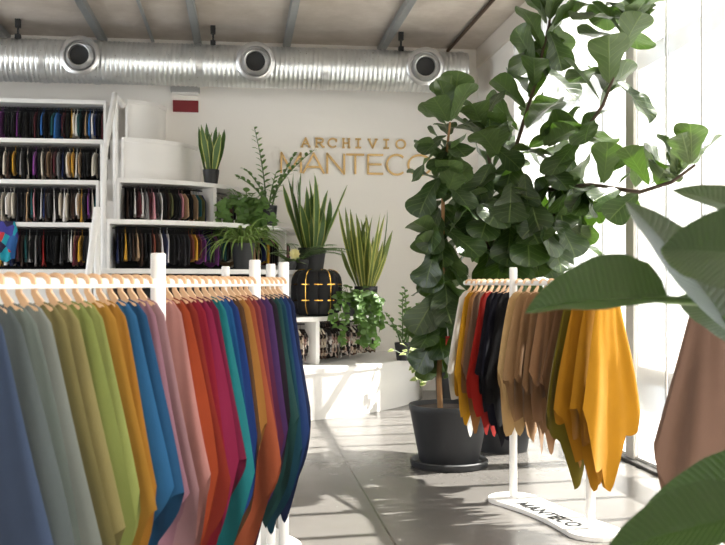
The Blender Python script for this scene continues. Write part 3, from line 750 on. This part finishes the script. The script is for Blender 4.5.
for i in range(72):
    u_ = Vector((rr.gauss(0, 1), rr.gauss(0, 1), rr.gauss(0, 1))).normalized()*rr.uniform(.5, 1)**.5
    p = cen+Vector((u_.x*.42, u_.y*.4, u_.z*.55)); o = Vector((u_.x, u_.y-.2, 0))
    fig_leaf(fm, p, o, rr.uniform(-1.25, -.2) if u_.z < .5 else rr.uniform(.2, 1.2), rr.uniform(.32, .42), rr)
for i in range(30):
    px, py = rr.uniform(478, 560), rr.uniform(225, 262)
    p = P(px, py-14, rr.uniform(7.7, 8.3)); fig_leaf(fm, p, (rr.uniform(-1, 1), rr.uniform(-1, .3), 0), rr.uniform(-1.0, -.3), rr.uniform(.32, .4), rr)
for i in range(10):
    fig_leaf(fm, P(rr.uniform(575, 625), rr.uniform(178, 200), 7.1), (rr.uniform(-.6, 1), rr.uniform(-1, .0), 0), rr.uniform(-1.0, -.1), rr.uniform(.24, .32), rr)
fm.build('foliage', M['fig'], big, smooth=True)

# ---- broad leaved plant close to the viewer at the right
rr = random.Random(3)
c = C2R(1.25, 1.75)
pal = thing('bird_of_paradise_plant', 'close broad paddle-leaved plant reaching in from the right edge', 'plant', c)
pot_part(pal, c, .16, .21, .36, M['pot'])
def paddle(tip, base, nrm, W, droop, fold, nm='leaf', wave=.03, stalk=True, twist=0, nl=26):
    m = MB(); d = base-tip; L = d.length
    dirv = (tip-base).normalized(); n = Vector(nrm); 
    sd = dirv.cross((n-dirv*n.dot(dirv)).normalized())
    d0 = Quaternion(sd, droop/2) @ dirv; n0 = Quaternion(sd, droop/2) @ (n-dirv*n.dot(dirv)).normalized()
    m.leaf(base, d0, n0, L*(1+droop*droop/24), W, PADDLE, droop, fold, wave, nl, 6, twist)
    o = m.build(nm, M['banana'], pal, smooth=True)
    # pale midrib
    if stalk:
        m2 = MB(); p0 = c+Vector((rr.uniform(-.05, .05), rr.uniform(-.05, .05), .33))
        mid = (p0+base)/2+Vector((0, 0, .10)); m2.tube([p0, (p0+mid)/2+Vector((0, 0, .06)), mid, base-d0*.10, base, base+d0*.05], [.018, .016, .014, .011, .009, .005], 8); m2.build('stalk', M['stem'], pal, smooth=True)
    return o
paddle(P(527, 318, 2.05), P(668, 300, 1.88), (-.05, -.60, .75), .108, .45, .45)
paddle(P(624, 205, 2.0), P(738, 338, 1.75), (.25, -.93, .22), .075, .25, .3)
paddle(P(661, 252, 1.75), P(800, 262, 1.6), (-.05, -.85, .45), .10, .3, .25)
paddle(P(672, 193, 2.3), P(800, 232, 2.1), (.1, -.75, .55), .07, .25, .3)
paddle(P(606, 556, 1.75), P(775, 508, 1.6), (-.2, -.62, .8), .075, .22, .4)
paddle(P(640, 524, 1.95), P(795, 458, 1.75), (.15, -.6, .8), .06, .35, .4)
paddle(P(676, 300, 2.1), P(790, 352, 1.95), (.1, -.8, .4), .085, .3, .3)

# ---- plants on the shelf steps
def sword_plant(label, c, r, h, n, L0, L1, W, mt, pmat, spread=.25, seed=1, name='snake_plant'):
    rr = random.Random(seed); t0 = thing(name, label, 'plant', c); pot_part(t0, c, r*.8, r, h, pmat)
    m = MB()
    for i in range(n):
        an = i*2.399; q = r*.7*math.sqrt((i+.5)/n); lean = spread*(i+.5)/n+rr.uniform(0, .1)
        d = Vector((math.cos(an)*lean, math.sin(an)*lean, 1)); nn = Vector((math.cos(an+rr.uniform(-1, 1)), math.sin(an), .0))
        m.leaf(c+Vector((math.cos(an)*q, math.sin(an)*q, h-.04)), d, nn, rr.uniform(L0, L1), W*rr.uniform(.8, 1.15), BLADE, rr.uniform(-.2, .5), .3, .10, 12, 1, rr.uniform(-1.6, 1.6), rr.uniform(0, 6), rr.uniform(-.3, .3))
    m.build('foliage', mt, t0, smooth=True); return t0
def on_shelf(px, Z, k): c = P(px, 283, Z); c.z = TH(k); return c
sword_plant('small snake plant in a black pot high on the rounded shelf step', on_shelf(211, 11.75, 5), .10, .19, 11, .34, .62, .042, M['snake'], M['pot_black'], .22, 3)
sword_plant('tall snake plant in a dark pot under the gold lettering', on_shelf(312, 11.65, 3), .17, .28, 30, .42, 1.0, .046, M['snake'], M['pot'], .36, 4)
c = on_shelf(366, 11.55, 2)
sword_plant('yellow-green sword-leaved plant in a grey pot right of the black pouf', c, .14, .34, 34, .45, 1.05, .036, M['yucca'], M['pot'], .48, 6, 'dracaena')
c = P(447, 283, 11.6); c.z = 0
sword_plant('snake plant in a tall dark planter behind the slim fig trunk', c, .16, .62, 14, .4, .7, .034, M['snake'], M['pot'], .3, 9)

def leaflets(m, pts, n, L, W, rr, prof=OVAL, hang=False):
    for i in range(n):
        t_ = .2+.8*(i+.5)/n; p, d = along(pts, t_); sd = d.cross(Vector((0, -.3, 1))).normalized()*(1 if i % 2 else -1)
        dd = sd*.8+d*.6+Vector((rr.uniform(-.2, .2), rr.uniform(-.2, .2), -.35 if hang else rr.uniform(-.1, .3)))
        m.leaf(p, dd, Vector((0, -.5, .8))+d*.2, L*rr.uniform(.8, 1.2)*(1-.35*t_), W*rr.uniform(.85, 1.15)*(1-.3*t_), prof, .5, .2, .03, 5, 1)
def curve_pts(p, d, L, bend, n=7):
    out = [Vector(p)]; d = Vector(d).normalized()
    for i in range(n):
        out.append(out[-1]+d*(L/n)); d = (d+Vector(bend)*(1/n)).normalized()
    return out
def zz(label, c, stems, r, h, mt, seed, L=.13, W=.028, name='zamioculcas'):
    rr = random.Random(seed); t0 = thing(name, label, 'plant', c); pot_part(t0, c, r*.8, r, h, M['pot']); fm = MB()
    for dx, dy, ln, bend in stems:
        pts = curve_pts(c+Vector((rr.uniform(-.04, .04), rr.uniform(-.04, .04), h-.05)), (dx, dy, 1), ln, bend)
        m = MB(); m.tube(pts, [.012-.008*i/(len(pts)-1) for i in range(len(pts))], 6); m.build('stem', M['stem'], t0, smooth=True)
        leaflets(fm, pts, int(ln*22), L, W, rr)
    fm.build('foliage', mt, t0, smooth=True)
c = on_shelf(268, 11.55, 4)
zz('leggy plant with long arching leafy stems in a dark pot on the rounded shelf', c, [(-.05, 0, 1.0, (-.25, 0, .2)), (.45, -.1, .95, (.5, 0, -.3)), (.25, -.2, .75, (.4, -.1, 0)), (-.3, -.2, .6, (-.6, -.1, -.2)), (-.5, -.3, .6, (-.5, 0, -.6)), (.1, -.4, .5, (.2, -.3, 0))], .11, .26, M['small'], 4)
c = on_shelf(404, 11.2, 1)
zz('small leafy plant in a dark pot on the right end of the white plinth', c, [(-.05, 0, .62, (.1, 0, .2)), (.15, 0, .55, (.3, 0, 0)), (-.25, -.1, .45, (-.5, 0, -.1)), (.3, -.2, .45, (.6, 0, -.4)), (-.35, -.3, .4, (-.6, 0, -.6)), (.05, .1, .7, (-.15, 0, 0))], .11, .21, M['small'], 7, .09, .034)

def trailing(label, c, r, h, vines, mt, seed, L=.085, W=.036, name='pothos', mound=26, prof=HEART, stem=True):
    rr = random.Random(seed); t0 = thing(name, label, 'plant', c); pot_part(t0, c, r*.8, r, h, M['pot']); fm = MB(); sm = MB()
    for dx, dy, pts_drop in vines:
        p = c+Vector((rr.uniform(-r, r)*.6, rr.uniform(-r, r)*.6, h-.03)); edge = c+Vector((dx, dy, h+.05+rr.uniform(0, .05)))
        pts = [p, (p+edge)/2+Vector((0, 0, .06)), edge, edge+Vector((dx*.18, dy*.18, -.09))]
        q = pts[-1]
        while q.z > edge.z-pts_drop:
            q = q+Vector((rr.uniform(-.035, .035), rr.uniform(-.02, .01), -.07)); pts.append(q)
        sm.tube(pts, .004, 5)
        for i in range(int(len(pts)*3.2)):
            t_ = i/(len(pts)*3.2); p, d = along(pts, t_)
            fm.leaf(p, (rr.uniform(-1, 1), rr.uniform(-1, .1), rr.uniform(-.9, .2)), (rr.uniform(-.4, .4), -.8, .5), L*rr.uniform(.7, 1.2), W*rr.uniform(.8, 1.2), prof, .4, .15, .03, 5, 1)
    for i in range(mound):
        an = rr.uniform(0, 2*PI); el = rr.uniform(0, 1); p = c+Vector((math.cos(an)*r*.6*rr.random(), math.sin(an)*r*.6*rr.random(), h-.02))
        d = Vector((math.cos(an), math.sin(an), .3+1.4*el)).normalized(); q = p+d*rr.uniform(.08, .26); sm.tube([p, q], .003, 4)
        fm.leaf(q, d+Vector((0, 0, -.5)), Vector((0, -.4, .9)), L*rr.uniform(.9, 1.4), W*rr.uniform(.9, 1.4), prof, .6, .15, .03, 5, 1)
    sm.build('stem', M['stem'], t0, smooth=True); fm.build('foliage', mt, t0, smooth=True)
c = on_shelf(246, 11.2, 4)
trailing('bushy trailing plant spilling over the rounded shelf above the spider plant', c, .12, .2, [(rv(-.28, .22), rv(-.3, -.12), rv(.15, .55)) for _ in range(15)], M['small'], 5, .085, .034, mound=60)
c = on_shelf(352, 10.95, 2)
trailing('trailing plant cascading over the low shelf beside the black pouf', c, .12, .18, [(rv(-.2, .25), rv(-.3, -.12), rv(.3, .55)) for _ in range(14)], M['small'], 15, .085, .033, mound=44, name='philodendron')
c = on_shelf(338, 11.4, 2)
c = on_shelf(413, 10.75, 1)
trailing('variegated vine hanging over the rounded end of the white plinth', c, .06, .09, [(rv(-.06, .06), rv(-.20, -.15), d_) for d_ in (.35, .42, .28)], M['vari'], 25, .075, .03, mound=8, name='ivy')

# spider plant with long arching blades, and the one with broad feathery leaves
rr = random.Random(21); c = on_shelf(243, 10.75, 3)
sp_ = thing('spider_plant', 'spider plant with long drooping blades above the white rack posts', 'plant', c); pot_part(sp_, c, .10, .13, .30, M['pot']); m = MB()
for i in range(110):
    an = rr.uniform(0, 2*PI); d = Vector((math.cos(an), math.sin(an), rr.uniform(.3, 1.6)))
    m.leaf(c+Vector((math.cos(an)*.04, math.sin(an)*.04, .28)), d, Vector((0, 0, 1))-d*.1, rr.uniform(.42, .68), .016, STRAP, rr.uniform(1.6, 2.6), .3, 0, 10, 1)
m.build('foliage', M['light'], sp_, smooth=True)
rr = random.Random(22); c = on_shelf(322, 11.25, 3); c = on_shelf(318, 11.75, 3)+Vector((.0, -.42, 0))
c = P(300, 283, 11.05); c.z = TH(3)
fe = thing('fern', 'fern with feathery grey-green fronds behind the black pouf', 'plant', c); pot_part(fe, c, .08, .10, .12, M['pot']); m = MB(); sm = MB()
for dx, dy, ln in ((.9, -.2, .62), (.9, .1, .56), (.7, -.4, .5), (-.6, -.3, .34), (-.2, -.5, .4), (.4, -.5, .44), (1, -.05, .5), (-.8, 0, .36), (.6, .2, .5)):
    pts = curve_pts(c+Vector((0, 0, .10)), (dx, dy, .75), ln, (dx*.5, dy*.5, -1.0)); sm.tube(pts, .004, 5)
    for i in range(34):
        p, d = along(pts, .12+.88*i/34); sd = d.cross(Vector((0, 0, 1))).normalized()*(1 if i % 2 else -1)
        m.leaf(p, sd+d*.5+Vector((0, 0, -.1)), Vector((0, -.2, 1)), .12*(1-.6*abs(i/34-.35)), .011, STRAP, .4, .1, 0, 4, 1)
sm.build('stem', M['stem'], fe, smooth=True); m.build('foliage', M['small'], fe, smooth=True)
c = P(290, 283, 10.9); c.z = TH(3)
fl = thing('flowering_plant', 'small plant with one pale yellow bloom beside the white rack post', 'plant', c); pot_part(fl, c, .06, .075, .10, M['pot']); m = MB(); sm = MB(); pm = MB(); rr = random.Random(30)
hd = P(294.5, 254, 10.8); sm.tube([c+Vector((0, 0, .08)), (c+hd)/2+Vector((.02, 0, .06)), hd], .006, 6)
for i in range(16):
    an = rr.uniform(0, 2*PI); d = Vector((math.cos(an), math.sin(an)-.3, rr.uniform(.1, 1)))
    m.leaf(c+Vector((0, 0, .08)), d, Vector((0, -.3, 1)), rr.uniform(.13, .24), .04, HEART, .7, .2, .03, 6, 1)
for k_, (n_, rr_) in enumerate(((9, .075), (7, .06), (5, .04))):
    for i in range(n_):
        an = 2*PI*i/n_+k_*.4; d = Vector((math.cos(an), -.35-.35*k_, math.sin(an))); pm.leaf(hd, d, Vector((0, -1, 0))-d*.1, rr_, .025, OVAL, -.5, .2, 0, 5, 1)
sm.build('stem', M['stem'], fl, smooth=True); m.build('foliage', M['small'], fl, smooth=True); pm.build('bloom', M['petal'], fl, smooth=True)

# ================================================================== ribbed velvet pouf with brass bands
c = on_shelf(316.5, 10.95, 2)
pf = thing('pouf', 'round black velvet ribbed pouf with thin brass bands on the low shelf', 'pouf', c)
Rp, Hp, nr = .30, .53, 12
m = MB(); V = []; seg = 144; prof = []
for i in range(25):
    tt = i/24; an = PI*tt
    z = Hp/2-Hp/2*math.copysign(abs(math.cos(an))**.55, math.cos(an)); r = Rp*abs(math.sin(an))**.38
    prof.append((r, z))
for r, z in prof:
    for k in range(seg):
        ph = 2*PI*k/seg; q = abs(math.sin(ph*nr/2)); rr_ = r*(.88+.12*q**.55) if r > .02 else r
        V.append(c+Vector((rr_*math.cos(ph), rr_*math.sin(ph), z+.0)))
n = len(prof); m.add(V, [(i*seg+k, i*seg+(k+1) % seg, (i+1)*seg+(k+1) % seg, (i+1)*seg+k) for i in range(n-1) for k in range(seg)])
m.build('cushion', M['velvet'], pf, smooth=True)
for zz_ in (.185, .365):
    m = MB(); m.lathe([(Rp*.955, -.006), (Rp*.985, -.006), (Rp*.985, .006), (Rp*.955, .006)], c+Vector((0, 0, zz_)), 48, closed=True); m.build('band', M['brass'], pf, smooth=True)
for k in range(6):
    ph = -PI/2+2*PI*(k+.5)/6; rad = Vector((math.cos(ph), math.sin(ph), 0)); tn = Vector((-rad.y, rad.x, 0))
    m = MB()
    pts = [c+rad*(r*.90+.012)+Vector((0, 0, z+(.008 if z > Hp*.7 else 0))) for r, z in prof if z > .03 and r > .05]
    m.tube(pts, .006, 6); m.build('rib_wire', M['brass'], pf, smooth=True)
# ================================================================== daylight
w = bpy.data.worlds.new('daylight'); scene.world = w; w.use_nodes = True
bg = w.node_tree.nodes['Background']; bg.inputs[0].default_value = (.93, .965, 1.0, 1); bg.inputs[1].default_value = 2.2
sl = bpy.data.lights.new('sun', 'SUN'); sl.energy = 62; sl.angle = math.radians(.6); sl.color = (1, .955, .88)
so = bpy.data.objects.new('sun', sl); COL.objects.link(so)
el = math.radians(54); d = Vector((-math.cos(el), -.06, -math.sin(el)))
so.rotation_euler = d.to_track_quat('-Z', 'Y').to_euler(); so.location = (8, 6, 10)
for nm, loc, sx, sy, rot in (('daylight_opening', (XR+.3, 4, 2.2), 13.6, 4.3, (0, PI/2, 0)),):
    al = bpy.data.lights.new(nm, 'AREA'); al.shape = 'RECTANGLE'; al.size = sy; al.size_y = sx; al.cycles.is_portal = True
    ao = bpy.data.objects.new(nm, al); COL.objects.link(ao); ao.location = loc; ao.rotation_euler = rot
al = bpy.data.lights.new('daylight_opening', 'AREA'); al.shape = 'RECTANGLE'; al.size = 3.5; al.size_y = 6.5; al.cycles.is_portal = True  # portal for the added left window
ao = bpy.data.objects.new('daylight_opening', al); COL.objects.link(ao); ao.location = (XL-.15, 7.75, 2.65); ao.rotation_euler = (0, -PI/2, 0)
vs = scene.view_settings; vs.view_transform = 'Standard'; vs.look = 'None'; vs.gamma = 1; vs.use_curve_mapping = False; vs.exposure = 1.26
scene.display_settings.display_device = 'sRGB'
cy = scene.cycles; cy.use_denoising = True; cy.max_bounces = 10; cy.diffuse_bounces = 6; cy.transparent_max_bounces = 12; cy.sample_clamp_indirect = 6; cy.caustics_reflective = False; cy.caustics_refractive = False
